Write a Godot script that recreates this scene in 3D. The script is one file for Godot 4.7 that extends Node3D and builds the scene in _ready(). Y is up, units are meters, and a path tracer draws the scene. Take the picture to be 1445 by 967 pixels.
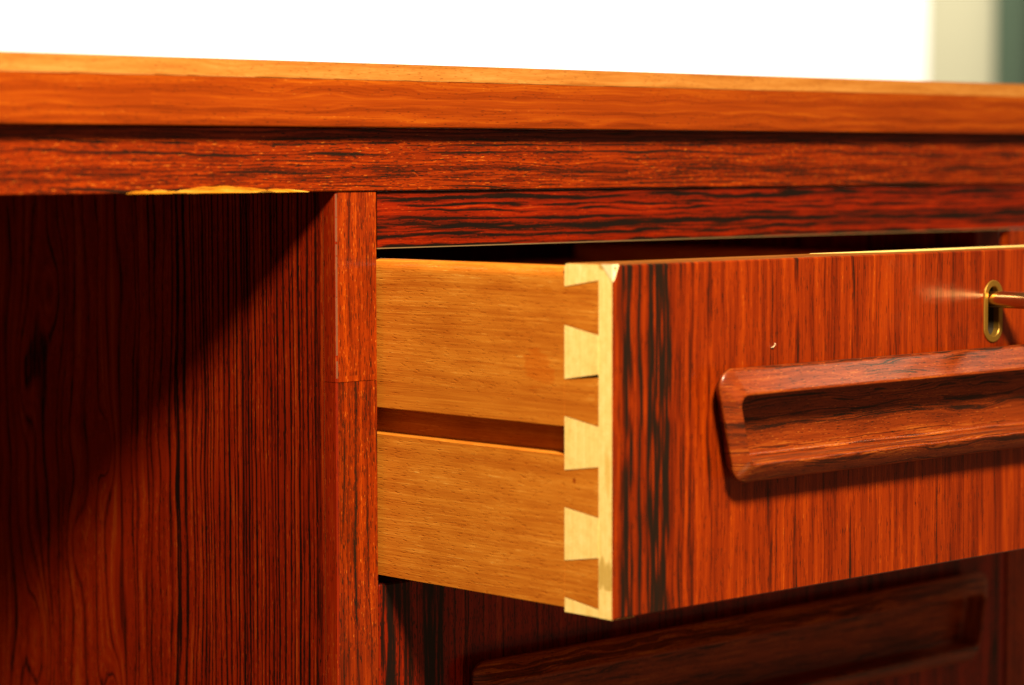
extends Node3D
# Close-up of a rosewood writing desk: x runs right along its front, y up, z out of the front; the origin is where
# the underside of the apron meets the right edge of the pedestal's front lipping. Metres.

const DRAWER_FRONT := 0.1244    # front face of the pulled-out drawer
const DRAWER_X := 0.002         # its left side
const OPENING := 0.4068         # right end of the pedestal opening

var woods := {}
var names := {}

# ---------------------------------------------------------------- naming and tagging
func numbered(called: String) -> String:
	var n: int = names.get(called, 0)
	names[called] = n + 1
	return called if n == 0 else "%s_%03d" % [called, n]

func thing(called: String, label: String, category: String, at := Vector3.ZERO, group := "") -> Node3D:
	var o := Node3D.new()
	o.name = numbered(called)
	add_child(o)
	o.position = at
	o.set_meta("label", label)
	o.set_meta("category", category)
	if group:
		o.set_meta("group", group)
	return o

func part(called: String, st: SurfaceTool, m: Material, parent: Node, label := "") -> MeshInstance3D:
	var o := MeshInstance3D.new()
	o.name = called
	o.mesh = st.commit()
	o.material_override = m
	parent.add_child(o, true)
	if label:
		o.set_meta("label", label)
	return o

# ---------------------------------------------------------------- shapes
func shape(smooth := false) -> SurfaceTool:
	var st := SurfaceTool.new()
	st.begin(Mesh.PRIMITIVE_TRIANGLES)
	st.set_smooth_group(0 if smooth else -1)
	return st

# texture coordinates: m = {g: grain axis 0/1/2, w: metres across, h: metres along, u: offset, v: offset}
func uv_of(p: Vector3, n: Vector3, m: Dictionary) -> Vector2:
	var g: int = m.g
	var a := (g + 1) % 3
	var b := (g + 2) % 3
	var across: int = a if absf(n[a]) < absf(n[b]) else b
	var along := g
	if absf(n[g]) > 0.8:
		along = a if across == b else b
	return Vector2((p[across] + m.get("u", 0.0)) / m.w, (p[along] + m.get("v", 0.0)) / m.h)

func tri(st: SurfaceTool, a: Vector3, b: Vector3, c: Vector3, hint: Vector3, m: Dictionary) -> void:
	var n := (c - a).cross(b - a)
	if n.length_squared() < 1e-20:
		return
	if n.dot(hint) < 0.0:
		var t := b
		b = c
		c = t
		n = -n
	n = n.normalized()
	for p: Vector3 in [a, b, c]:
		st.set_normal(n)
		st.set_uv(uv_of(p, n, m))
		st.add_vertex(p)

func quad(st: SurfaceTool, a: Vector3, b: Vector3, c: Vector3, d: Vector3, hint: Vector3, m: Dictionary) -> void:
	tri(st, a, b, c, hint, m)
	tri(st, a, c, d, hint, m)

# a box with chamfered edges
func block(st: SurfaceTool, lo: Vector3, hi: Vector3, r: float, m: Dictionary) -> void:
	var mid := (lo + hi) / 2.0
	var half := (hi - lo) / 2.0
	var corner := func(s: Vector3, k: int) -> Vector3:   # the corner's point on the face across axis k
		var p := Vector3()
		for i in 3:
			p[i] = s[i] * (half[i] - (0.0 if i == k else r))
		return mid + p
	for k in 3:
		var a := (k + 1) % 3
		var b := (k + 2) % 3
		for sk in [-1.0, 1.0]:
			var pts := []
			for ab in [[-1, -1], [1, -1], [1, 1], [-1, 1]]:
				var s := Vector3()
				s[k] = sk
				s[a] = ab[0]
				s[b] = ab[1]
				pts.append(corner.call(s, k))
			var n := Vector3()
			n[k] = sk
			quad(st, pts[0], pts[1], pts[2], pts[3], n, m)
	if r <= 0.0:
		return
	for k in 3:
		var a := (k + 1) % 3
		var b := (k + 2) % 3
		for sa in [-1.0, 1.0]:
			for sb in [-1.0, 1.0]:
				var s0 := Vector3()
				s0[a] = sa
				s0[b] = sb
				s0[k] = -1
				var s1 := s0
				s1[k] = 1
				var n := Vector3()
				n[a] = sa
				n[b] = sb
				quad(st, corner.call(s0, a), corner.call(s1, a), corner.call(s1, b), corner.call(s0, b), n, m)
	for sx in [-1.0, 1.0]:
		for sy in [-1.0, 1.0]:
			for sz in [-1.0, 1.0]:
				var s := Vector3(sx, sy, sz)
				tri(st, corner.call(s, 0), corner.call(s, 1), corner.call(s, 2), s, m)

# a polygon given across two axes, pushed along the third from c0 to c1
func prism(st: SurfaceTool, poly: PackedVector2Array, ax: int, ay: int, ac: int, c0: float, c1: float, m: Dictionary) -> void:
	var at := func(p: Vector2, c: float) -> Vector3:
		var v := Vector3()
		v[ax] = p.x
		v[ay] = p.y
		v[ac] = c
		return v
	var e := Vector3()
	e[ac] = 1.0
	var ids := Geometry2D.triangulate_polygon(poly)
	for i in range(0, ids.size(), 3):
		tri(st, at.call(poly[ids[i]], c0), at.call(poly[ids[i + 1]], c0), at.call(poly[ids[i + 2]], c0), -e, m)
		tri(st, at.call(poly[ids[i]], c1), at.call(poly[ids[i + 1]], c1), at.call(poly[ids[i + 2]], c1), e, m)
	var turn := -1.0 if Geometry2D.is_polygon_clockwise(poly) else 1.0
	for i in poly.size():
		var p := poly[i]
		var q := poly[(i + 1) % poly.size()]
		var out2 := Vector2(q.y - p.y, p.x - q.x) * turn
		var out := Vector3()
		out[ax] = out2.x
		out[ay] = out2.y
		quad(st, at.call(p, c0), at.call(q, c0), at.call(q, c1), at.call(p, c1), out, m)

# closed rings of equal count joined by quads; outward is judged by each ring pair's own winding
func loft(st: SurfaceTool, rings: Array, m: Dictionary, cap := false) -> void:
	for k in rings.size() - 1:
		var A: PackedVector3Array = rings[k]
		var B: PackedVector3Array = rings[k + 1]
		var n := A.size()
		for i in n:
			var j := (i + 1) % n
			# rings run anticlockwise seen from the side that the surface faces as rings go on
			var hint := (A[j] - A[i]).cross(B[i] - A[i])
			if hint.length_squared() < 1e-22:
				hint = (B[j] - B[i]).cross(B[i] - A[i])
			quad(st, A[i], A[j], B[j], B[i], hint, m)
	if cap:
		var L: PackedVector3Array = rings[-1]
		var mid := Vector3.ZERO
		for p in L:
			mid += p
		mid /= L.size()
		var hint := (L[1] - L[0]).cross(mid - L[0])
		for i in L.size():
			tri(st, L[i], L[(i + 1) % L.size()], mid, hint, m)

func circle(centre: Vector3, ex: Vector3, ey: Vector3, n: int) -> PackedVector3Array:
	var r := PackedVector3Array()
	for i in n:
		var a := TAU * i / n
		r.append(centre + ex * cos(a) + ey * sin(a))
	return r

# ---------------------------------------------------------------- wood
# Every wood is one number per pixel, 0 dark to 1 light, looked up in a row of colours. u runs across the grain.
func strip_noise(w: int, h: int, sd: int, across_px: float, along_px: float, oct := 2) -> PackedByteArray:
	# noise drawn out along the grain: cells across_px wide and along_px long
	var f := FastNoiseLite.new()
	f.noise_type = FastNoiseLite.TYPE_SIMPLEX_SMOOTH
	f.seed = sd
	f.frequency = 1.0 / across_px
	f.fractal_type = FastNoiseLite.FRACTAL_FBM if oct > 1 else FastNoiseLite.FRACTAL_NONE
	f.fractal_octaves = oct
	var small := maxi(4, int(ceil(h * across_px / along_px)))
	var im := f.get_seamless_image(w, small, false, false, 0.12)
	im.convert(Image.FORMAT_L8)
	im.resize(w, h, Image.INTERPOLATE_CUBIC)
	return im.get_data()

func line_noise(n: int, sd: int, period: float, oct := 3) -> PackedFloat32Array:
	var f := FastNoiseLite.new()
	f.noise_type = FastNoiseLite.TYPE_SIMPLEX_SMOOTH
	f.seed = sd
	f.frequency = 1.0 / period
	f.fractal_type = FastNoiseLite.FRACTAL_FBM
	f.fractal_octaves = oct
	var a := PackedFloat32Array()
	a.resize(n)
	for i in n:
		a[i] = f.get_noise_2d(i, 7.3)
	return a

func make_wood(s: Dictionary) -> Dictionary:
	var pu: float = s.get("pu", 5.0)          # pixels per millimetre across
	var ps: float = s.get("ps", 2.6)          # and along
	var w := int(s.w * pu)
	var h := int(s.h * ps)
	var sd: int = s.seed
	var warp_a := strip_noise(w, h, sd + 1, s.get("warp_u", 30.0) * pu, s.get("warp_s", 160.0) * ps, 2)
	var warp_b := strip_noise(w, h, sd + 2, 4.0 * pu, 22.0 * ps, 2)
	var breaks := strip_noise(w, h, sd + 3, 2.2 * pu, 45.0 * ps, 2)
	var tone := strip_noise(w, h, sd + 4, s.get("tone_u", 7.0) * pu, s.get("tone_s", 60.0) * ps, 3)
	var fine := strip_noise(w, h, sd + 5, s.get("fine_u", 0.55) * pu, s.get("fine_s", 9.0) * ps, 2)
	var pore := strip_noise(w, h, sd + 6, 0.5 * pu, s.get("pore_s", 3.6) * ps, 1)
	var fleck := strip_noise(w, h, sd + 7, s.get("fleck_u", 0.5) * pu, s.get("fleck_s", 3.0) * ps, 1)
	var K := 8.0                               # steps of the across-grain lists per millimetre
	var reach := 60.0
	var n := int((s.w + 2 * reach) * K)
	var wide := line_noise(n, sd + 8, s.get("wide", 14.0) * K)
	var mid := line_noise(n, sd + 9, s.get("mid", 3.2) * K)
	var thin := line_noise(n, sd + 10, s.get("thin", 1.0) * K, 2)
	var ink := PackedFloat32Array()            # lines that stay dark along their whole length
	ink.resize(n)
	var rng := RandomNumberGenerator.new()
	rng.seed = sd
	for l in s.get("lines", []):               # [from mm, to mm, pitch, half width, strength]
		var x: float = l[0]
		while x < l[1]:
			var hw: float = l[3] * rng.randf_range(0.6, 1.5)
			var st: float = l[4] * rng.randf_range(0.45, 1.0)
			for i in range(maxi(0, int((x - 4 * hw + reach) * K)), mini(n, int((x + 4 * hw + reach) * K) + 1)):
				var d: float = ((i / K - reach) - x) / hw
				ink[i] = maxf(ink[i], st * exp(-d * d))
			x += l[2] * rng.randf_range(0.6, 1.45)
	for b in s.get("bands", []):               # [mm, half width, strength]
		for i in range(maxi(0, int((b[0] - 2 * b[1] + reach) * K)), mini(n, int((b[0] + 2 * b[1] + reach) * K) + 1)):
			var d: float = absf((i / K - reach) - b[0]) / b[1]
			ink[i] = maxf(ink[i], b[2] * (1.0 - smoothstep(0.55, 1.25, d)))
	var knots: Array = s.get("knots", [])      # [across mm, along mm, half width, half length, push]
	var warp1: float = s.get("warp", 4.0) / 255.0
	var warp2: float = s.get("wobble", 0.7) / 255.0
	var base: float = s.get("base", 0.62)
	var aw: float = s.get("a_wide", 0.25)
	var am: float = s.get("a_mid", 0.25)
	var at: float = s.get("a_thin", 0.18)
	var a_tone: float = s.get("a_tone", 0.25) / 255.0
	var a_fine: float = s.get("a_fine", 0.22) / 255.0
	var cut: float = s.get("streak_cut", 9.0)
	var a_streak: float = s.get("a_streak", 0.0)
	var pore_cut: int = s.get("pore_cut", 190)
	var a_pore: float = s.get("a_pore", 0.4)
	var fleck_cut: int = s.get("fleck_cut", 255)
	var a_fleck: float = s.get("a_fleck", 0.3)
	var ink_break: float = s.get("ink_break", 0.5)
	var calm: float = s.get("calm", -1.0)     # millimetres across up to which the grain runs straight
	var fleck_from: float = s.get("fleck_from", -1.0)
	# the row of colours
	var ramp := PackedByteArray()
	ramp.resize(256 * 3)
	var stops: Array = s.ramp                  # [t, r, g, b] linear
	for i in 256:
		var t := i / 255.0
		var k := 0
		while k < stops.size() - 2 and t > stops[k + 1][0]:
			k += 1
		var f := clampf((t - stops[k][0]) / (stops[k + 1][0] - stops[k][0]), 0.0, 1.0)
		var c := Color(lerpf(stops[k][1], stops[k + 1][1], f), lerpf(stops[k][2], stops[k + 1][2], f), lerpf(stops[k][3], stops[k + 1][3], f)).linear_to_srgb()
		ramp[i * 3] = int(clampf(c.r, 0, 1) * 255 + 0.5)
		ramp[i * 3 + 1] = int(clampf(c.g, 0, 1) * 255 + 0.5)
		ramp[i * 3 + 2] = int(clampf(c.b, 0, 1) * 255 + 0.5)
	var rgb := PackedByteArray()
	rgb.resize(w * h * 3)
	var relief := PackedByteArray()
	relief.resize(w * h)
	var p := 0
	for y in h:
		var sy := y / ps
		var near := []
		for k in knots:
			if absf(sy - k[1]) < 3.2 * k[3]:
				near.append([k[0], 1.0 / k[2], k[4] * exp(-pow((sy - k[1]) / k[3], 2.0))])
		for x in w:
			var ux := x / pu
			var loose := 1.0 if calm < 0.0 else smoothstep(calm * 0.6, calm * 1.3, ux) * 0.85 + 0.15
			var q := ux + (warp_a[p] - 128) * warp1 * loose + (warp_b[p] - 128) * warp2 * (0.35 + 0.65 * loose)
			for k in near:
				var d: float = (ux - k[0]) * k[1]
				if d > -3.0 and d < 3.0:
					q += k[2] * exp(-d * d)
			var i := clampi(int((q + reach) * K), 0, n - 1)
			var br := breaks[p] / 255.0
			var v := base + aw * wide[i] + am * mid[i] + at * thin[i] + a_tone * (tone[p] - 128) + a_fine * (fine[p] - 128)
			var streak := (mid[i] + 0.6 * thin[i]) * 1.6 + (br - 0.5) * 1.1 - cut
			if streak > 0.0:
				v -= a_streak * minf(1.0, streak * 3.0)
			v -= ink[i] * clampf(1.0 - ink_break + ink_break * 2.6 * (br - 0.22), 0.0, 1.15)
			var lift := 0.0
			if pore[p] > pore_cut:
				var d := minf(1.0, (pore[p] - pore_cut) / 14.0)
				v -= a_pore * d
				lift -= 90.0 * d
			if fleck[p] > fleck_cut and ux > fleck_from:
				v += a_fleck * minf(1.0, (fleck[p] - fleck_cut) / 10.0)
			var c := clampi(int(v * 255.0), 0, 255)
			rgb[p * 3] = ramp[c * 3]
			rgb[p * 3 + 1] = ramp[c * 3 + 1]
			rgb[p * 3 + 2] = ramp[c * 3 + 2]
			relief[p] = clampi(int(150.0 + 0.18 * (fine[p] - 128) + 40.0 * v + lift), 0, 255)
			p += 1
	if s.has("stains"):
		for k in s.stains:                     # [across mm, along mm, half width, half length, r, g, b, share]: old marks in the wood
			var x0 := int((k[0] - k[2]) * pu)
			var y0 := int((k[1] - k[3]) * ps)
			for y in range(maxi(0, y0), mini(h, int((k[1] + k[3]) * ps))):
				for x in range(maxi(0, x0), mini(w, int((k[0] + k[2]) * pu))):
					var dx: float = (x / pu - k[0]) / k[2]
					var dy: float = (y / ps - k[1]) / k[3]
					var o: int = y * w + x
					var d := sqrt(dx * dx + dy * dy) + (warp_b[o] - 128) / 255.0 * 0.9
					var a: float = k[7] * (1.0 - smoothstep(0.6, 0.95, d))
					for j in 3:
						rgb[o * 3 + j] = int(lerpf(rgb[o * 3 + j], k[4 + j] * 255.0, a))
	var im := Image.create_from_data(w, h, false, Image.FORMAT_RGB8, rgb)
	var re := Image.create_from_data(w, h, false, Image.FORMAT_L8, relief)
	return {"im": im, "re": re}

func wood_material(s: Dictionary, got: Dictionary) -> StandardMaterial3D:
	var m := StandardMaterial3D.new()
	m.albedo_texture = ImageTexture.create_from_image(got.im)
	m.roughness = s.get("rough", 0.42)
	m.metallic_specular = s.get("spec", 0.17)
	m.heightmap_enabled = true
	m.heightmap_texture = ImageTexture.create_from_image(got.re)
	m.heightmap_scale = s.get("bump", 0.012)
	if s.get("coat", 0.42) > 0.0:
		m.clearcoat_enabled = true
		m.clearcoat = s.get("coat", 0.42)
		m.clearcoat_roughness = s.get("coat_rough", 0.2)
	return m

const ROSE := [[0.0, 0.010, 0.005, 0.003], [0.22, 0.026, 0.005, 0.0015], [0.45, 0.100, 0.008, 0.0005], [0.7, 0.20, 0.0195, 0.0006], [0.85, 0.28, 0.036, 0.0008], [1.0, 0.42, 0.11, 0.008]]
const RED := [[0.0, 0.006, 0.003, 0.002], [0.22, 0.018, 0.003, 0.001], [0.5, 0.135, 0.0065, 0.0003], [0.75, 0.215, 0.0125, 0.0004], [1.0, 0.33, 0.06, 0.005]]
const PULL := [[0.0, 0.010, 0.005, 0.003], [0.22, 0.026, 0.006, 0.002], [0.45, 0.092, 0.0115, 0.001], [0.7, 0.18, 0.025, 0.002], [1.0, 0.34, 0.095, 0.01]]
const GOLD := [[0.0, 0.03, 0.008, 0.001], [0.3, 0.105, 0.0125, 0.0006], [0.6, 0.20, 0.028, 0.0008], [0.85, 0.30, 0.064, 0.002], [1.0, 0.44, 0.17, 0.02]]
const BEVEL := [[0.0, 0.06, 0.015, 0.002], [0.35, 0.20, 0.060, 0.007], [0.6, 0.27, 0.100, 0.016], [1.0, 0.38, 0.18, 0.045]]
const MAHOGANY := [[0.0, 0.20, 0.035, 0.002], [0.35, 0.38, 0.100, 0.007], [0.6, 0.50, 0.165, 0.014], [0.85, 0.65, 0.28, 0.04], [1.0, 0.90, 0.58, 0.15]]
const MAPLE := [[0.0, 0.40, 0.24, 0.05], [0.4, 0.76, 0.53, 0.155], [0.7, 0.86, 0.63, 0.22], [1.0, 0.92, 0.74, 0.34]]

func wood_list() -> Dictionary:
	return {
		"panel": {"w": 260.0, "h": 260.0, "seed": 11, "ramp": RED, "base": 0.7, "warp": 9.0, "warp_u": 38.0, "warp_s": 120.0, "wobble": 0.9, "a_wide": 0.12, "a_mid": 0.1, "a_thin": 0.1, "a_fine": 0.2,
			"fine_s": 30.0, "calm": 105.0, "lines": [[12, 94, 2.7, 0.52, 0.85], [96, 106, 3.4, 0.9, 0.9], [112, 250, 9.0, 0.75, 0.55], [118, 250, 17.0, 0.5, 0.5]], "bands": [[10.5, 1.6, 0.45], [101.0, 1.4, 0.7]], "ink_break": 0.4,
			"knots": [[148, 45, 7, 18, 16.0], [152, 150, 6, 14, 13.0], [176, 110, 8, 20, -13.0], [205, 60, 10, 30, 15.0], [215, 180, 9, 24, -14.0], [190, 215, 8, 20, 12.0]],
			"pore_cut": 196, "a_pore": 0.35, "fleck_cut": 218, "a_fleck": 0.3, "pore_s": 7.0, "fleck_s": 6.0, "rough": 0.5},
		"stile": {"w": 60.0, "h": 260.0, "seed": 23, "ramp": ROSE, "base": 0.63, "a_wide": 0.12, "a_mid": 0.16, "a_thin": 0.12, "lines": [[0, 60, 6.0, 0.3, 0.4]], "ink_break": 1.0, "pore_cut": 186, "a_pore": 0.35, "fleck_cut": 214, "fine_s": 26.0, "pore_s": 6.0, "rough": 0.42},
		"stile_dark": {"w": 60.0, "h": 260.0, "seed": 29, "ramp": ROSE, "base": 0.54, "fine_s": 22.0, "a_wide": 0.2, "a_mid": 0.2, "a_thin": 0.14, "a_tone": 0.4, "lines": [[0, 60, 5.2, 0.4, 0.5]], "ink_break": 1.0, "pore_cut": 182, "a_pore": 0.35, "fleck_cut": 212, "pore_s": 5.0, "rough": 0.42},
		"apron": {"w": 60.0, "h": 420.0, "pu": 6.0, "ps": 3.2, "seed": 37, "ramp": ROSE, "base": 0.64, "lines": [[0, 60, 2.6, 0.34, 0.6]], "ink_break": 1.0, "fine_s": 20.0, "warp": 2.6, "warp_u": 14.0, "warp_s": 90.0, "a_wide": 0.14, "a_mid": 0.25, "a_thin": 0.2, "a_streak": 0.4, "streak_cut": 0.28, "pore_cut": 194, "a_pore": 0.45, "fleck_cut": 210, "a_fleck": 0.34, "pore_s": 4.5, "fleck_s": 4.0, "rough": 0.36},
		"rail": {"w": 60.0, "h": 420.0, "pu": 6.0, "seed": 41, "ramp": RED, "base": 0.54, "lines": [[0, 60, 3.0, 0.75, 0.75]], "ink_break": 0.9, "fine_s": 24.0, "warp": 2.4, "warp_u": 14.0, "warp_s": 110.0, "wobble": 1.1, "a_wide": 0.3, "a_mid": 0.34, "a_thin": 0.2, "a_streak": 0.3, "streak_cut": 0.12, "pore_cut": 200, "a_pore": 0.2, "fleck_cut": 226, "a_fleck": 0.4, "rough": 0.4},
		"top": {"w": 60.0, "h": 420.0, "pu": 6.0, "seed": 53, "ramp": GOLD, "base": 0.6, "warp": 4.0, "warp_u": 16.0, "warp_s": 70.0, "a_wide": 0.2, "a_mid": 0.2, "a_thin": 0.12, "a_tone": 0.24, "a_fine": 0.28, "fine_u": 0.4, "fine_s": 26.0, "tone_s": 90.0, "pore_cut": 214, "a_pore": 0.35, "fleck_cut": 232, "rough": 0.4},
		"bare": {"w": 20.0, "h": 100.0, "pu": 10.0, "ps": 6.0, "seed": 59, "ramp": [[0.0, 0.10, 0.03, 0.003], [0.4, 0.34, 0.11, 0.004], [0.7, 0.46, 0.18, 0.008], [1.0, 0.62, 0.34, 0.05]], "base": 0.6, "a_wide": 0.1, "a_mid": 0.2, "a_thin": 0.5, "a_fine": 0.5, "fine_s": 14.0, "thin": 0.6, "pore_cut": 205, "a_pore": 0.3, "coat": 0.2, "rough": 0.5},
		"bevel": {"w": 30.0, "h": 420.0, "pu": 6.0, "seed": 57, "ramp": BEVEL, "base": 0.5, "warp": 4.0, "warp_u": 16.0, "warp_s": 70.0, "a_wide": 0.2, "a_mid": 0.2, "a_thin": 0.1, "a_tone": 0.3, "a_fine": 0.2, "tone_s": 70.0, "pore_cut": 210, "a_pore": 0.35, "fleck_cut": 232, "rough": 0.45},
		"front": {"w": 410.0, "h": 130.0, "pu": 4.9, "ps": 3.4, "seed": 61, "ramp": ROSE, "base": 0.62, "fine_u": 0.36, "fine_s": 30.0, "fleck_s": 6.0, "pore_s": 8.0, "warp": 3.4, "warp_u": 26.0, "warp_s": 90.0, "wobble": 1.0, "wide": 22.0, "a_wide": 0.14, "a_mid": 0.10, "a_thin": 0.10, "a_tone": 0.34, "tone_u": 6.0, "tone_s": 80.0, "a_fine": 0.24,
			"bands": [[16.0, 24.0, 0.10], [9.0, 3.0, 0.62], [15.5, 1.2, 0.45], [22.5, 3.4, 0.75], [28.0, 2.8, 0.66], [36.0, 0.8, 0.3], [42.5, 1.0, 0.3], [51.5, 0.9, 0.36], [86.0, 1.2, 0.34], [99.0, 1.0, 0.34], [132.0, 0.9, 0.4], [6.0, 3.0, 0.2], [186.0, 0.5, 0.3], [262.0, 1.6, 0.4], [300.0, 2.4, 0.45]], "lines": [[2, 60, 4.4, 0.35, 0.3], [60, 400, 11.0, 0.3, 0.24]],
			"ink_break": 0.95, "pore_cut": 208, "a_pore": 0.34, "fleck_cut": 212, "a_fleck": 0.13, "fleck_from": 34.0, "rough": 0.36},
		"lower_front": {"w": 410.0, "h": 170.0, "ps": 2.0, "pu": 4.0, "seed": 71, "ramp": RED, "base": 0.58, "a_wide": 0.16, "a_mid": 0.2, "a_thin": 0.18,
			"bands": [[3.0, 8.0, 0.62], [7.0, 1.6, 0.5], [13.0, 4.0, 0.42], [25.0, 3.4, 0.75], [31.0, 2.0, 0.5], [45.0, 1.2, 0.4], [398.0, 3.0, 0.5]], "lines": [[2, 400, 5.0, 0.35, 0.4]], "ink_break": 0.7, "rough": 0.42},
		"handle": {"w": 60.0, "h": 345.0, "pu": 6.0, "seed": 83, "ramp": PULL, "base": 0.66, "fine_s": 20.0, "warp": 3.2, "warp_u": 12.0, "warp_s": 60.0, "wobble": 1.0, "a_wide": 0.16, "a_mid": 0.28, "a_thin": 0.18, "a_streak": 0.5, "streak_cut": 0.3, "pore_cut": 204, "a_pore": 0.3, "fleck_cut": 220, "rough": 0.5, "spec": 0.2, "coat": 0.35, "coat_rough": 0.24},
		"mahogany": {"w": 130.0, "h": 420.0, "pu": 8.0, "ps": 3.4, "fine_u": 0.4, "fleck_u": 0.32, "seed": 97, "ramp": MAHOGANY, "base": 0.5, "warp": 3.0, "warp_u": 40.0, "warp_s": 260.0, "wobble": 0.4, "a_wide": 0.1, "a_mid": 0.12, "a_thin": 0.12, "a_tone": 0.22, "a_fine": 0.32, "fine_s": 30.0, "tone_s": 34.0, "tone_u": 9.0, "pore_cut": 206, "a_pore": 0.2, "pore_s": 5.0, "fleck_cut": 212, "a_fleck": 0.24, "fleck_s": 13.0, "coat": 0.15, "rough": 0.55, "bump": 0.02,
			"stains": [[87.0, 391.0, 8.0, 9.0, 0.68, 0.30, 0.03, 0.4], [48.2, 409.8, 0.9, 0.9, 0.5, 0.2, 0.03, 0.8], [116.0, 396.0, 2.2, 3.0, 0.66, 0.36, 0.06, 0.5]]},
		"maple": {"w": 130.0, "h": 130.0, "stains": [[15.0, 5.0, 3.5, 8.0, 0.60, 0.46, 0.16, 0.5], [13.0, 115.0, 8.0, 2.2, 0.66, 0.50, 0.2, 0.6], [3.0, 60.0, 3.0, 6.0, 0.8, 0.66, 0.3, 0.4], [16.5, 40.0, 1.5, 12.0, 0.75, 0.6, 0.25, 0.4]], "pu": 8.0, "ps": 8.0, "seed": 101, "ramp": MAPLE, "base": 0.6, "warp": 1.0, "a_wide": 0.16, "a_mid": 0.12, "a_thin": 0.2, "a_tone": 0.34, "a_fine": 0.46, "fine_u": 0.3, "fine_s": 0.9, "tone_s": 5.0, "tone_u": 4.0, "pore_cut": 204, "a_pore": 0.22, "pore_s": 0.7, "coat": 0.1, "rough": 0.6},
	}

func weave_woods() -> void:
	var list := wood_list()
	var keys := list.keys()
	var got := []
	got.resize(keys.size())
	var task := WorkerThreadPool.add_group_task(func(i: int) -> void: got[i] = make_wood(list[keys[i]]), keys.size(), -1, true)
	WorkerThreadPool.wait_for_group_task_completion(task)
	for i in keys.size():
		woods[keys[i]] = wood_material(list[keys[i]], got[i])
		woods[keys[i] + "_size"] = list[keys[i]]

func wm(kind: String, g: int, u := 0.0, v := 0.0, back := false) -> Dictionary:
	var s: Dictionary = woods[kind + "_size"]
	return {"g": g, "w": s.w / (-1000.0 if back else 1000.0), "h": s.h / 1000.0, "u": u, "v": v}

func plain(c: Color, rough: float, metal := 0.0, spec := 0.5) -> StandardMaterial3D:
	var m := StandardMaterial3D.new()
	m.albedo_color = c.linear_to_srgb()
	m.roughness = rough
	m.metallic = metal
	m.metallic_specular = spec
	return m

# ---------------------------------------------------------------- scene
func _ready() -> void:
	var cam := Camera3D.new()
	cam.name = "camera"
	add_child(cam)
	cam.transform = Transform3D(Basis(Vector3(0.72659, -0.00191, 0.68707), Vector3(0.04849, 0.99764, -0.04851), Vector3(-0.68536, 0.06856, 0.72497)), Vector3(-0.65126, 0.01081, 0.76385)).orthonormalized()
	var lens := CameraAttributesPhysical.new()
	lens.frustum_focal_length = 91.92
	lens.frustum_near = 0.05
	lens.frustum_far = 20.0
	lens.frustum_focus_distance = 1.02
	lens.exposure_aperture = 8.0
	cam.attributes = lens
	cam.fov = 14.877
	cam.near = 0.05
	cam.far = 20.0
	cam.current = true

	var around := WorldEnvironment.new()
	around.name = "room_light"
	var e := Environment.new()
	e.background_mode = Environment.BG_COLOR
	e.background_color = Color(0.19, 0.105, 0.055).linear_to_srgb()
	e.tonemap_mode = Environment.TONE_MAPPER_LINEAR
	e.tonemap_exposure = 1.0
	e.sdfgi_enabled = true
	e.ssao_enabled = true
	e.ssil_enabled = true
	around.environment = e
	add_child(around)

	var lamp := OmniLight3D.new()
	lamp.name = "room_lamp"
	add_child(lamp)
	lamp.position = Vector3(-0.36, 0.76, 0.86)
	lamp.light_color = Color(1.0, 0.92, 0.78)
	lamp.light_energy = 5.9
	lamp.light_size = 0.12
	lamp.omni_range = 6.0
	lamp.omni_attenuation = 2.0
	lamp.shadow_enabled = true

	var side_lamp := OmniLight3D.new()
	side_lamp.name = "side_lamp"
	add_child(side_lamp)
	side_lamp.position = Vector3(0.86, 0.34, 0.57)
	side_lamp.light_color = Color(1.0, 0.92, 0.76)
	side_lamp.light_energy = 0.075
	side_lamp.light_size = 0.07
	side_lamp.omni_range = 6.0
	side_lamp.omni_attenuation = 2.0
	side_lamp.shadow_enabled = true

	var low_lamp := OmniLight3D.new()
	low_lamp.name = "low_lamp"
	add_child(low_lamp)
	low_lamp.position = Vector3(0.0, -0.95, 1.1)
	low_lamp.light_color = Color(1.0, 0.84, 0.62)
	low_lamp.light_energy = 0.28
	low_lamp.light_size = 0.3
	low_lamp.omni_range = 6.0
	low_lamp.omni_attenuation = 2.0
	low_lamp.shadow_enabled = true

	var wash := SpotLight3D.new()
	wash.name = "wall_washer"
	add_child(wash)
	wash.look_at_from_position(Vector3(2.6, 1.7, -1.5), Vector3(2.75, 0.15, -2.6))
	wash.light_color = Color(1.0, 0.98, 0.92)
	wash.light_energy = 15.0
	wash.spot_angle = 62.0
	wash.spot_angle_attenuation = 0.5
	wash.light_size = 0.1
	wash.spot_range = 6.0
	wash.spot_attenuation = 2.0
	wash.shadow_enabled = true

	weave_woods()
	build_background()
	build_desk()
	build_open_drawer()
	build_closed_drawer()
	build_key()

# ---------------------------------------------------------------- background
func drape(x0: float, x1: float, z: float, waves: float, depth: float) -> SurfaceTool:
	var st := shape(true)
	var m := {"g": 1, "w": 1.0, "h": 1.0}
	var n := int((x1 - x0) / 0.008)
	for i in n:
		var xa := lerpf(x0, x1, float(i) / n)
		var xb := lerpf(x0, x1, float(i + 1) / n)
		var za := z + depth * sin((xa - x0) / (x1 - x0) * TAU * waves) + depth * 0.3 * sin(xa * 41.0)
		var zb := z + depth * sin((xb - x0) / (x1 - x0) * TAU * waves) + depth * 0.3 * sin(xb * 41.0)
		for s in [[0.0, 1.0], [-0.003, -1.0]]:
			quad(st, Vector3(xa, -0.9, za + s[0]), Vector3(xb, -0.9, zb + s[0]), Vector3(xb, 2.1, zb + s[0]), Vector3(xa, 2.1, za + s[0]), Vector3(0, 0, s[1]), m)
	st.generate_normals()
	return st

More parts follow.
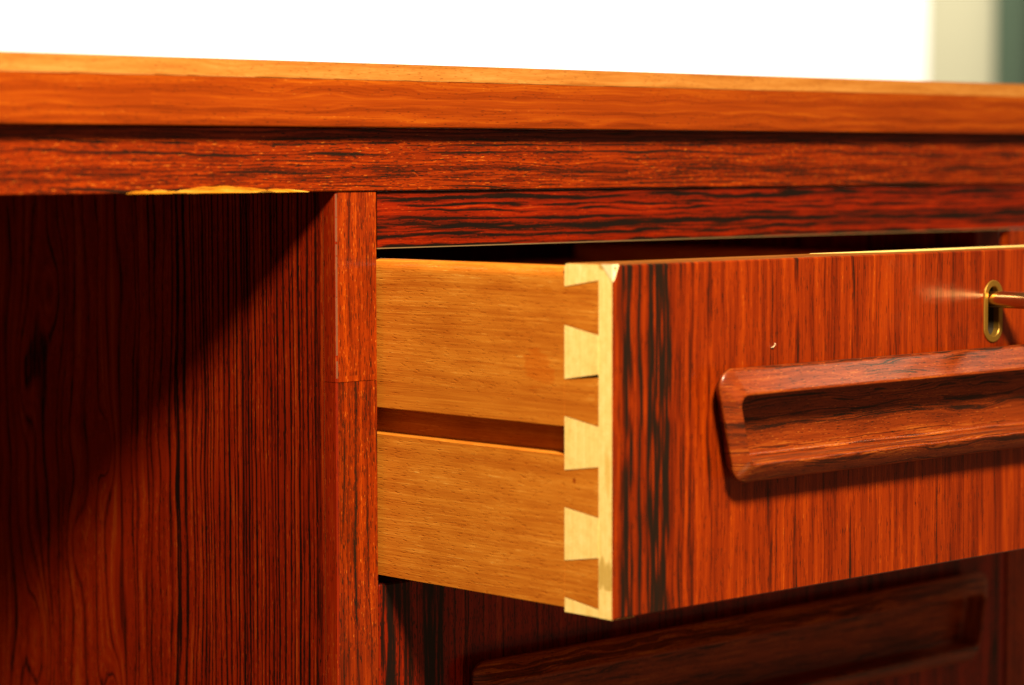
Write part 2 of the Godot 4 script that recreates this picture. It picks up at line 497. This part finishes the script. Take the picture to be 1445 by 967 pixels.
func build_background() -> void:
	var st := shape()
	block(st, Vector3(-0.6, -0.9, -2.72), Vector3(5.4, 2.2, -2.6), 0.0, {"g": 1, "w": 1.0, "h": 1.0})
	var wall := part("wall", st, plain(Color(0.82, 0.81, 0.78), 0.9), self)
	wall.set_meta("kind", "structure")
	wall.set_meta("label", "bright white wall behind the desk, out of focus")
	var roll := shape(true)
	for i in 16:
		var fa := i / 16.0
		var fb := (i + 1) / 16.0
		var pa := Vector3(3.705 + 0.25 * fa, 0, -2.596 + 0.10 * sin(PI * fa))
		var pb := Vector3(3.705 + 0.25 * fb, 0, -2.596 + 0.10 * sin(PI * fb))
		for o in [0.0, -0.003]:
			var lo := Vector3(0, -0.9, o)
			var hi := Vector3(0, 2.1, o)
			quad(roll, pa + lo, pb + lo, pb + hi, pa + hi, Vector3(0, 0, 1.0 if o == 0.0 else -1.0), {"g": 1, "w": 1.0, "h": 1.0})
	roll.generate_normals()
	var c := part("cream_curtain", roll, plain(Color(0.25, 0.235, 0.155), 0.9), self)
	c.set_meta("label", "narrow cream curtain edge at the right end of the white wall")
	c.set_meta("category", "curtain")
	var g := part("green_curtain", drape(3.775, 4.9, -2.47, 5.0, 0.02), plain(Color(0.03, 0.05, 0.028), 0.9), self)
	g.set_meta("label", "dark green curtain at the far right, beside the cream one")
	g.set_meta("category", "curtain")

# ---------------------------------------------------------------- desk
func build_desk() -> void:
	var t := thing("desk", "rosewood desk with pale sloped top edge, chipped apron edge and two drawers on the right", "desk")
	# top: a solid edge with a sloped upper arris
	var st := shape()
	var prof := PackedVector2Array([Vector2(0.0076, 0.024), Vector2(0.008, 0.0244), Vector2(0.008, 0.0418), Vector2(0.0006, 0.0418), Vector2(0.0006, 0.0483), Vector2(-0.55, 0.0483), Vector2(-0.55, 0.024)])
	prism(st, prof, 2, 1, 0, -0.95, 0.455, wm("top", 0, 0.0, 0.95))
	part("desk_top", st, woods.top, t)
	st = shape()
	prism(st, PackedVector2Array([Vector2(0.0079, 0.0419), Vector2(0.0075, 0.0425), Vector2(0.0026, 0.0479), Vector2(0.0018, 0.0483), Vector2(0.0007, 0.0483), Vector2(0.0007, 0.0419)]), 2, 1, 0, -0.95, 0.455, wm("bevel", 0, 0.02, 0.95))
	part("sloped_edge", st, woods.bevel, t, "worn, paler sloped upper edge of the top")
	# pale line worn along the arris
	var worn := plain(Color(0.34, 0.16, 0.035), 0.45)
	st = shape()
	var rng := RandomNumberGenerator.new()
	rng.seed = 5
	var x := -0.34
	while x < 0.2:
		var l := rng.randf_range(0.02, 0.06)
		var r := rng.randf_range(0.00016, 0.00022) * clampf(1.0 - (x + 0.2) / 0.3, 0.3, 1.0)
		prism(st, PackedVector2Array([Vector2(x, 0.0418 - r), Vector2(x + l * 0.4, 0.0418 - r * 1.3), Vector2(x + l, 0.0418), Vector2(x + l * 0.5, 0.0418 + r * 0.6), Vector2(x, 0.0418 + r * 0.4)]), 0, 1, 2, 0.0072, 0.00815, {"g": 0, "w": 1.0, "h": 1.0})
		x += l * rng.randf_range(0.5, 0.75)
	part("worn_arris", st, worn, t, "pale worn line along the upper front edge")
	# apron
	st = shape()
	block(st, Vector3(-0.95, 0.0, -0.019), Vector3(0.44, 0.0238, 0.001), 0.0004, wm("apron", 0, 0.012, 0.95))
	part("apron", st, woods.apron, t)
	# where the veneer has broken off the apron's lower edge
	for chip in [[-0.116, -0.090, 0.0013], [-0.0965, -0.050, 0.0027], [-0.058, -0.034, 0.0013]]:
		st = shape()
		var up := PackedVector2Array()
		var n := 13
		for i in n + 1:
			var f := float(i) / n
			var hgt: float = chip[2] * (pow(sin(PI * pow(f, 0.75)), 0.7) * rng.randf_range(0.62, 1.0))
			up.append(Vector2(lerpf(chip[0], chip[1], f), maxf(0.00012, hgt)))
		var poly := PackedVector2Array([Vector2(chip[1], -0.00008), Vector2(chip[0], -0.00008)])
		poly.append_array(up)
		prism(st, poly, 0, 1, 2, -0.002, 0.00112, wm("bare", 0, 0.004 + chip[2] * 4.0, 0.3))
		part("bare_chip", st, woods.bare, t, "bare yellow wood where veneer has chipped off")
	# pedestal side, with its lipping in two lengths
	st = shape()
	block(st, Vector3(-0.0203, -0.56, -0.52), Vector3(-0.0006, -0.0002, -0.0076), 0.0, wm("panel", 1, 0.0, 0.26, true))
	part("side_panel", st, woods.panel, t)
	st = shape()
	block(st, Vector3(-0.02036, -0.56, -0.0076), Vector3(-0.0010, -0.0002, -0.00735), 0.0, {"g": 1, "w": 1.0, "h": 1.0})
	part("glue_line", st, plain(Color(0.17, 0.055, 0.012), 0.5), t)
	var bar := PackedVector2Array([Vector2(-0.0198, -0.00735), Vector2(-0.0198, -0.00015), Vector2(-0.0196, 0.0), Vector2(-0.0005, 0.0), Vector2(0.0, -0.0005), Vector2(0.0, -0.00735)])
	var skin := PackedVector2Array([Vector2(-0.0204, -0.00735), Vector2(-0.0204, -0.0007), Vector2(-0.0201, -0.0003), Vector2(-0.01985, -0.0001), Vector2(-0.01985, -0.00735)])
	for k in [["stile", -0.0722, -0.0004, "upper, brighter length of the front lipping"], ["stile_dark", -0.56, -0.0724, "lower, darker length of the front lipping"]]:
		st = shape()
		prism(st, bar, 0, 2, 1, k[1], k[2], wm(k[0], 1, 0.03, 0.07))
		var lip := part("lipping", st, woods[k[0]], t, k[3])
		st = shape()
		prism(st, skin, 0, 2, 1, k[1], k[2], wm("panel", 1, 0.0, 0.3, true))
		part("lipping_side", st, woods.panel, lip)
	# finish rubbed off the corner in short lengths
	var y := -0.001
	st = shape()
	while y > -0.07:
		var l := rng.randf_range(0.004, 0.012)
		var w := rng.randf_range(0.00003, 0.00011)
		prism(st, PackedVector2Array([Vector2(-0.02018 - w, -0.0004 - w), Vector2(-0.01985, 0.00003), Vector2(-0.01985 + w, 0.00004), Vector2(-0.0198, -0.0006)]), 0, 2, 1, y - l, y, {"g": 1, "w": 1.0, "h": 1.0})
		y -= l * rng.randf_range(0.9, 1.3)
	part("rubbed_corner", st, plain(Color(0.15, 0.05, 0.02), 0.45), t, "greyish corner of the lipping where the finish is rubbed off")
	# right side of the pedestal
	st = shape()
	block(st, Vector3(OPENING, -0.56, -0.52), Vector3(OPENING + 0.0203, -0.0002, -0.0215), 0.0, wm("panel", 1, 0.1, 0.0))
	part("side_panel", st, woods.panel, t)
	st = shape()
	block(st, Vector3(OPENING, -0.56, -0.0072), Vector3(OPENING + 0.0203, -0.0226, 0.0), 0.0007, wm("stile", 1, 0.01, 0.02))
	part("lipping", st, woods.stile, t)
	# rail above the drawers, and the pale core that shows along its lower edge
	st = shape()
	block(st, Vector3(0.0008, -0.0217, -0.021), Vector3(OPENING + 0.0203, -0.00018, -0.0008), 0.0, wm("rail", 0, 0.03, 0.1))
	part("rail", st, woods.rail, t)
	st = shape()
	block(st, Vector3(0.0008, -0.0222, -0.02), Vector3(OPENING - 0.0004, -0.0218, -0.0009), 0.0, {"g": 0, "w": 1.0, "h": 1.0})
	part("rail_core", st, plain(Color(0.15, 0.085, 0.03), 0.6), t)
	# back and bottom
	st = shape()
	block(st, Vector3(-0.93, -0.45, -0.535), Vector3(0.43, 0.0235, -0.52), 0.0, wm("panel", 0))
	part("back_panel", st, woods.panel, t)
	st = shape()
	block(st, Vector3(0.0, -0.56, -0.519), Vector3(OPENING - 0.0002, -0.545, -0.001), 0.0, wm("panel", 0))
	part("bottom_panel", st, woods.panel, t)

# ---------------------------------------------------------------- drawers
# a bar handle with sloping ends and a scooped finger recess; its own origin is the upper left corner of its widest outline
func handle_ring(l: float, r: float, t: float, b: float, rad: float, z: float) -> PackedVector3Array:
	# margins in from the outline 0..0.3387 by 0..-0.0422; the ends slope in towards the bottom
	var L := 0.3387
	var H := 0.0422
	var lean := 0.17
	var pts := PackedVector3Array()
	var y0 := -H + b
	var y1 := -t
	var left := func(y: float) -> float: return l - y * lean
	var right := func(y: float) -> float: return L - r + y * lean
	# corners in anticlockwise order seen from the front
	var cs := [[left.call(y0), y0, PI], [right.call(y0), y0, PI * 1.5], [right.call(y1), y1, 0.0], [left.call(y1), y1, PI * 0.5]]
	for k in 4:
		var cx: float = cs[k][0] + (rad if k == 0 or k == 3 else -rad)
		var cy: float = cs[k][1] + (rad if k < 2 else -rad)
		for i in 8:
			var a: float = cs[k][2] + PI / 2 * i / 7.0
			pts.append(Vector3(cx + rad * cos(a), cy + rad * sin(a), z))
		if k % 2 == 0:      # long edges get points of their own, so that shading stays even
			var nx: Array = cs[(k + 1) % 4]
			var ex: float = nx[0] + (rad if k == 2 else -rad)
			var sx := pts[-1].x
			for i in range(1, 12):
				pts.append(Vector3(lerpf(sx, ex, i / 12.0), pts[-1].y, z))
	return pts

func handle_shape(v: float) -> SurfaceTool:
	var st := shape(true)
	var rings := []
	for k in [[5.0, 3.2, 0.0], [4.8, 3.2, 0.3], [0.5, 6.2, 6.0], [0.1, 6.6, 6.7], [0.0, 6.8, 7.2], [0.2, 6.7, 7.75], [0.6, 6.4, 8.1]]:
		rings.append(handle_ring(k[0] / 1000, k[0] / 1000, k[0] / 1000, k[0] / 1000, k[1] / 1000, k[2] / 1000))
	# the face rises to the inner edge, then falls into the recess: [left, right, top, bottom, radius, height]
	for k in [[1.0, 1.0, 1.3, 0.9, 6.2, 8.5], [4.6, 4.8, 8.6, 5.6, 4.4, 11.6], [5.1, 5.3, 9.4, 6.4, 4.2, 12.0], [5.5, 5.7, 9.8, 7.1, 4.0, 11.9], [5.7, 5.9, 10.0, 7.6, 3.9, 11.2], [5.8, 6.1, 10.1, 7.8, 3.8, 10.0], [5.85, 6.2, 10.15, 7.9, 3.8, 8.4], [5.9, 6.3, 10.2, 8.0, 3.7, 6.2], [6.0, 6.4, 10.25, 8.1, 3.7, 2.6], [6.3, 6.7, 10.5, 8.5, 3.6, 1.1], [7.2, 7.6, 11.2, 9.6, 3.4, 0.6], [8.8, 9.2, 12.5, 11.5, 2.8, 0.4]]:
		rings.append(handle_ring(k[0] / 1000, k[1] / 1000, k[2] / 1000, k[3] / 1000, k[4] / 1000, k[5] / 1000))
	loft(st, rings, {"g": 0, "w": 0.06, "h": 0.345, "u": 0.02 + v, "v": v}, true)
	st.generate_normals()
	return st

# the keyhole's outline: a stadium centred on p
func slot(p: Vector2, half_w: float, half_h: float, n: int) -> PackedVector2Array:
	var a := PackedVector2Array()
	for i in n:
		var t := TAU * i / n
		var c := Vector2(cos(t), sin(t)) * half_w
		a.append(p + c + Vector2(0, (half_h - half_w) * signf(sin(t)) if absf(sin(t)) > 1e-6 else 0.0))
	return a

func ring_at(a: PackedVector2Array, z: float) -> PackedVector3Array:
	var r := PackedVector3Array()
	for p in a:
		r.append(Vector3(p.x, p.y, z))
	return r

func build_open_drawer() -> void:
	var t := thing("open_drawer", "pulled-out top drawer with dovetailed side and brass keyhole", "drawer")
	var zf := DRAWER_FRONT
	var x0 := DRAWER_X
	var x1 := 0.4045
	var thick := 0.0115
	var zb := 0.1000           # where the tails begin
	var zl := 0.1171           # where they end
	var top := -0.025
	var low := -0.150
	# side boards: the left one with its groove and rounded upper edge, the tails after it
	var prof := PackedVector2Array()     # (x, y) seen from the front
	var rr := 0.0042
	prof.append(Vector2(x0, -0.1481))
	for p in [Vector2(x0, -0.0935), Vector2(x0 + 0.0004, -0.0932), Vector2(x0 + 0.006, -0.0932), Vector2(x0 + 0.006, -0.0833), Vector2(x0 + 0.0003, -0.0833), Vector2(x0, -0.0830)]:
		prof.append(p)
	for i in 8:
		var a := PI / 2 * i / 7.0
		prof.append(Vector2(x0 + rr * (1.0 - cos(a)), -0.0261 - rr * (1.0 - sin(a))))
	prof.append(Vector2(x0 + thick, -0.0263))
	prof.append(Vector2(x0 + thick, -0.1481))
	var st := shape()
	prism(st, prof, 0, 1, 2, -0.29, zb, wm("mahogany", 2, 0.1505, 0.305))
	var side := part("side_board", st, woods.mahogany, t, "left side board of orange mahogany with runner groove")
	var pins := [[-0.0252, -0.0252, -0.0332, -0.0305], [-0.0470, -0.0500, -0.0662, -0.0636], [-0.0796, -0.0823, -0.0988, -0.0964], [-0.1123, -0.1146, -0.1313, -0.1287], [-0.1447, -0.1472, -0.1499, -0.1499]]
	var gap := 0.00025
	for i in 4:
		st = shape()
		prism(st, PackedVector2Array([Vector2(zb, pins[i][2] - gap), Vector2(zl, pins[i][3] - gap * (5.0 if i == 1 else 1.0)), Vector2(zl, pins[i + 1][1] + gap), Vector2(zb, pins[i + 1][0] + gap)]), 2, 1, 0, x0 + 0.00004 * (i % 2), x0 + thick, wm("mahogany", 2, 0.1505, 0.305))
		part("dovetail_tail", st, woods.mahogany, side)
	st = shape()
	block(st, Vector3(x1 - thick, -0.1481, -0.29), Vector3(x1, -0.035, zl), 0.001, wm("mahogany", 2, 0.16, 0.2))
	part("side_board", st, woods.mahogany, t)
	st = shape()
	block(st, Vector3(x0 + thick + 0.0002, -0.1481, -0.29), Vector3(x1 - thick - 0.0002, -0.044, -0.28), 0.001, wm("mahogany", 0, 0.16, 0.2))
	part("back_board", st, woods.mahogany, t)
	st = shape()
	block(st, Vector3(x0 + thick + 0.0002, -0.144, -0.279), Vector3(x1 - thick - 0.0002, -0.139, zb - 0.0002), 0.0, wm("mahogany", 0, 0.19, 0.1))
	part("bottom_board", st, woods.mahogany, t)
	# front: pale core whose end shows as pins and a lap, rosewood veneer before it
	var core_end := zf - 0.0007
	st = shape()
	for r in [[x0 + thick + 0.0003, 0.2142, low, top - 0.0010], [0.2302, x1, low, top - 0.0010], [0.2142, 0.2302, low, -0.0635], [0.2142, 0.2302, -0.0365, top - 0.0010]]:
		block(st, Vector3(r[0], r[2], zb), Vector3(r[1], r[3], core_end - 0.0001), 0.0, wm("maple", 0, 0.2, 0.0))
	var front := part("front_board", st, woods.maple, t, "pale core of the drawer front")
	st = shape()
	prism(st, PackedVector2Array([Vector2(zl, -0.1500), Vector2(core_end, -0.1501), Vector2(core_end, -0.0262), Vector2(core_end - 0.0004, -0.0254), Vector2(zl, -0.0252)]), 2, 1, 0, x0, x0 + thick, wm("maple", 1, 0.155, 0.01))
	part("lap_strip", st, woods.maple, front)
	for i in 5:
		st = shape()
		var p: Array = pins[i]
		prism(st, PackedVector2Array([Vector2(zb, p[2]), Vector2(zl, p[3]), Vector2(zl, p[1]), Vector2(zb + (0.0007 if i == 0 else 0.0), p[0]), Vector2(zb, p[0] - (0.0012 if i == 0 else 0.0))]) if i == 0 else PackedVector2Array([Vector2(zb, p[2]), Vector2(zl, p[3]), Vector2(zl, p[1]), Vector2(zb, p[0])]), 2, 1, 0, x0 - 0.00006 * (i % 2), x0 + thick, wm("maple", 1, 0.155 + 0.013 * i, 0.017 * i))
		part("dovetail_pin", st, woods.maple, front)
	st = shape()
	block(st, Vector3(x0 + 0.0012, top - 0.0009, zb + 0.0003), Vector3(x1, top, core_end), 0.0002, wm("bevel", 0, 0.11, 0.1))
	part("top_edging", st, woods.bevel, t)
	# worn strip at the back of the top edge
	st = shape()
	prism(st, PackedVector2Array([Vector2(0.136, zb + 0.0002), Vector2(x1, zb + 0.0002), Vector2(x1, zb + 0.006), Vector2(0.30, zb + 0.010), Vector2(0.24, zb + 0.009), Vector2(0.20, zb + 0.012), Vector2(0.175, zb + 0.011), Vector2(0.152, zb + 0.006)]), 0, 2, 1, top - 0.0006, top + 0.0001, wm("maple", 0))
	part("worn_edge", st, woods.maple, t, "bare pale strip along the back of the top edge")
	# veneer, with the keyhole cut through
	var key := Vector2(0.2222, -0.05)
	var hole := slot(key, 0.0041, 0.0106, 32)
	st = shape()
	var m := wm("front", 1, 0.0, 0.155)
	var frame := [key.x - 0.01, key.y - 0.014, key.x + 0.01, key.y + 0.014]
	var border := PackedVector2Array()
	for p in hole:
		var d := (p - key)
		var k := 1.0 / maxf(absf(d.x) / 0.01, absf(d.y) / 0.014)
		border.append(key + d * k)
	for i in hole.size():
		var j := (i + 1) % hole.size()
		var a := Vector3(hole[i].x, hole[i].y, zf)
		var b := Vector3(hole[j].x, hole[j].y, zf)
		quad(st, a, b, Vector3(border[j].x, border[j].y, zf), Vector3(border[i].x, border[i].y, zf), Vector3.BACK, m)
		if absf(border[i].x - border[j].x) > 1e-5 and absf(border[i].y - border[j].y) > 1e-5:   # the frame's corner
			var cx: float = border[i].x if absf(absf(border[i].x - key.x) - 0.01) < 1e-5 else border[j].x
			var cy: float = border[i].y if absf(absf(border[i].y - key.y) - 0.014) < 1e-5 else border[j].y
			tri(st, Vector3(border[i].x, border[i].y, zf), Vector3(border[j].x, border[j].y, zf), Vector3(cx, cy, zf), Vector3.BACK, m)
	var bv := 0.0006
	var xs := [x0 + bv, frame[0], frame[2], x1 - bv]
	var ys := [low + bv, frame[1], frame[3], top - bv]
	for i in 3:
		for j in 3:
			if i != 1 or j != 1:
				quad(st, Vector3(xs[i], ys[j], zf), Vector3(xs[i + 1], ys[j], zf), Vector3(xs[i + 1], ys[j + 1], zf), Vector3(xs[i], ys[j + 1], zf), Vector3.BACK, m)
	var o := [Vector3(x0, low, core_end), Vector3(x1, low, core_end), Vector3(x1, top, core_end), Vector3(x0, top, core_end)]
	var n := [Vector3(x0 + bv, low + bv, zf), Vector3(x1 - bv, low + bv, zf), Vector3(x1 - bv, top - bv, zf), Vector3(x0 + bv, top - bv, zf)]
	var outs := [Vector3(0, -1, 1), Vector3(1, 0, 1), Vector3(0, 1, 1), Vector3(-1, 0, 1)]
	for i in 4:
		quad(st, o[i], o[(i + 1) % 4], n[(i + 1) % 4], n[i], outs[i], m)
	part("front_veneer", st, woods.front, t, "rosewood face with dark stripes at its left edge")
	# the knocked upper corner
	st = shape()
	var cy := top + 0.0001
	var tip := [Vector3(x0 - 0.0001, cy, zf - 0.006), Vector3(x0 + 0.0026, cy, zf + 0.00008), Vector3(x0 - 0.0001, cy - 0.0062, zf - 0.0003), Vector3(x0 + 0.0003, cy - 0.0052, zf + 0.00012), Vector3(x0 - 0.0001, cy, zf - 0.0003)]
	tri(st, tip[0], tip[1], tip[4], Vector3(0, 1, 0), wm("maple", 1))
	tri(st, tip[1], tip[4], tip[3], Vector3(0, 0, 1), wm("maple", 1))
	tri(st, tip[4], tip[3], tip[2], Vector3(-1, 0, 1), wm("maple", 1))
	tri(st, tip[0], tip[4], tip[2], Vector3(-1, 0, 0), wm("maple", 1))
	part("knocked_corner", st, plain(Color(0.85, 0.68, 0.36), 0.35), t, "bare pale corner where the veneer is knocked off")
	# a fleck of loose veneer above the handle
	st = shape(true)
	var curl := []
	for i in 6:
		var a := i / 5.0 * 2.4
		var w := 0.00022 * sin(PI * (i + 0.6) / 6.2)
		curl.append(circle(Vector3(0.0852 + 0.0012 * sin(a), -0.0570 - 0.0008 * cos(a) * 1.1, zf + 0.0004 + 0.0002 * i), Vector3(w, w * 0.6, 0), Vector3(0, 0, 0.0003), 6))
	loft(st, curl, {"g": 1, "w": 1.0, "h": 1.0}, true)
	st.generate_normals()
	part("splinter", st, plain(Color(0.8, 0.62, 0.36), 0.5), t, "tiny pale splinter standing off the veneer")
	# pull
	var pull := part("pull_handle", handle_shape(0.0), woods.handle, t)
	pull.position = Vector3(0.0490, -0.0637, zf - 0.0001)
	# escutcheon with a sleeve that goes into the hole
	var brass := plain(Color(0.30, 0.155, 0.02), 0.42, 0.75)
	st = shape()
	var big := slot(key, 0.0063, 0.0127, 32)
	var mm := {"g": 1, "w": 1.0, "h": 1.0}
	loft(st, [ring_at(big, zf - 0.0002), ring_at(big, zf + 0.00035), ring_at(slot(key, 0.0060, 0.0124, 32), zf + 0.0006), ring_at(slot(key, 0.0040, 0.0104, 32), zf + 0.0006), ring_at(slot(key, 0.0037, 0.0101, 32), zf + 0.0003), ring_at(slot(key, 0.0037, 0.0101, 32), zf - 0.0022)], mm)
	var plate := part("escutcheon", st, brass, t, "oval brass keyhole plate")
	st = shape()
	loft(st, [ring_at(slot(key, 0.0037, 0.0101, 32), zf - 0.0022), ring_at(slot(key, 0.0036, 0.0100, 32), zf - 0.02)], mm, true)
	part("keyhole", st, plain(Color(0.022, 0.013, 0.006), 0.6), plate)

func build_closed_drawer() -> void:
	var t := thing("closed_drawer", "closed second drawer in shadow below the pulled-out one", "drawer")
	var st := shape()
	block(st, Vector3(0.0009, -0.312, -0.021), Vector3(OPENING - 0.0012, -0.1518, -0.0008), 0.0006, wm("lower_front", 1, 0.0, 0.32))
	part("front_board", st, woods.lower_front, t)
	var pull := part("pull_handle", handle_shape(0.013), woods.handle, t)
	pull.position = Vector3(0.0428, -0.1868, -0.0009)
	for s in [[0.0012, 0.0132], [OPENING - 0.0142, OPENING - 0.0022]]:
		st = shape()
		block(st, Vector3(s[0], -0.306, -0.42), Vector3(s[1], -0.158, -0.0215), 0.001, wm("mahogany", 2, 0.32, 0.5))
		part("side_board", st, woods.mahogany, t)
	st = shape()
	block(st, Vector3(0.0135, -0.302, -0.42), Vector3(OPENING - 0.0145, -0.296, -0.0215), 0.0, wm("mahogany", 0, 0.32, 0.5))
	part("bottom_board", st, woods.mahogany, t)

func build_key() -> void:
	var t := thing("key", "brass barrel key standing in the keyhole of the open drawer", "key", Vector3(0.2222, -0.0451, DRAWER_FRONT))
	var brass := plain(Color(0.58, 0.36, 0.15), 0.26, 1.0)
	var m := {"g": 2, "w": 1.0, "h": 1.0}
	var st := shape(true)
	var rings := []
	for k in [[3.4, -6.0], [3.4, -5.9], [3.4, 20.0], [3.4, 31.0], [3.4, 31.2], [3.9, 31.6], [4.2, 32.6], [3.9, 33.6], [3.0, 34.0], [2.8, 34.2], [2.6, 38.0], [2.3, 38.2]]:
		rings.append(circle(Vector3(0, 0, k[1] / 1000.0), Vector3(k[0] / 1000.0, 0, 0), Vector3(0, k[0] / 1000.0, 0), 28))
	loft(st, rings, m, true)
	st.generate_normals()
	part("shaft", st, brass, t)
	st = shape(true)       # the oval bow
	rings = []
	for i in 37:
		var a := TAU * i / 36.0
		var c := Vector3(0, 0.0115 * sin(a), 0.0475 + 0.0095 * cos(a))
		var n := Vector3(0, sin(a) / 0.0115, cos(a) / 0.0095).normalized()
		rings.append(circle(c, Vector3(0.0015, 0, 0), n * 0.0021, 12))
	loft(st, rings, m)
	st.generate_normals()
	part("bow", st, brass, t)
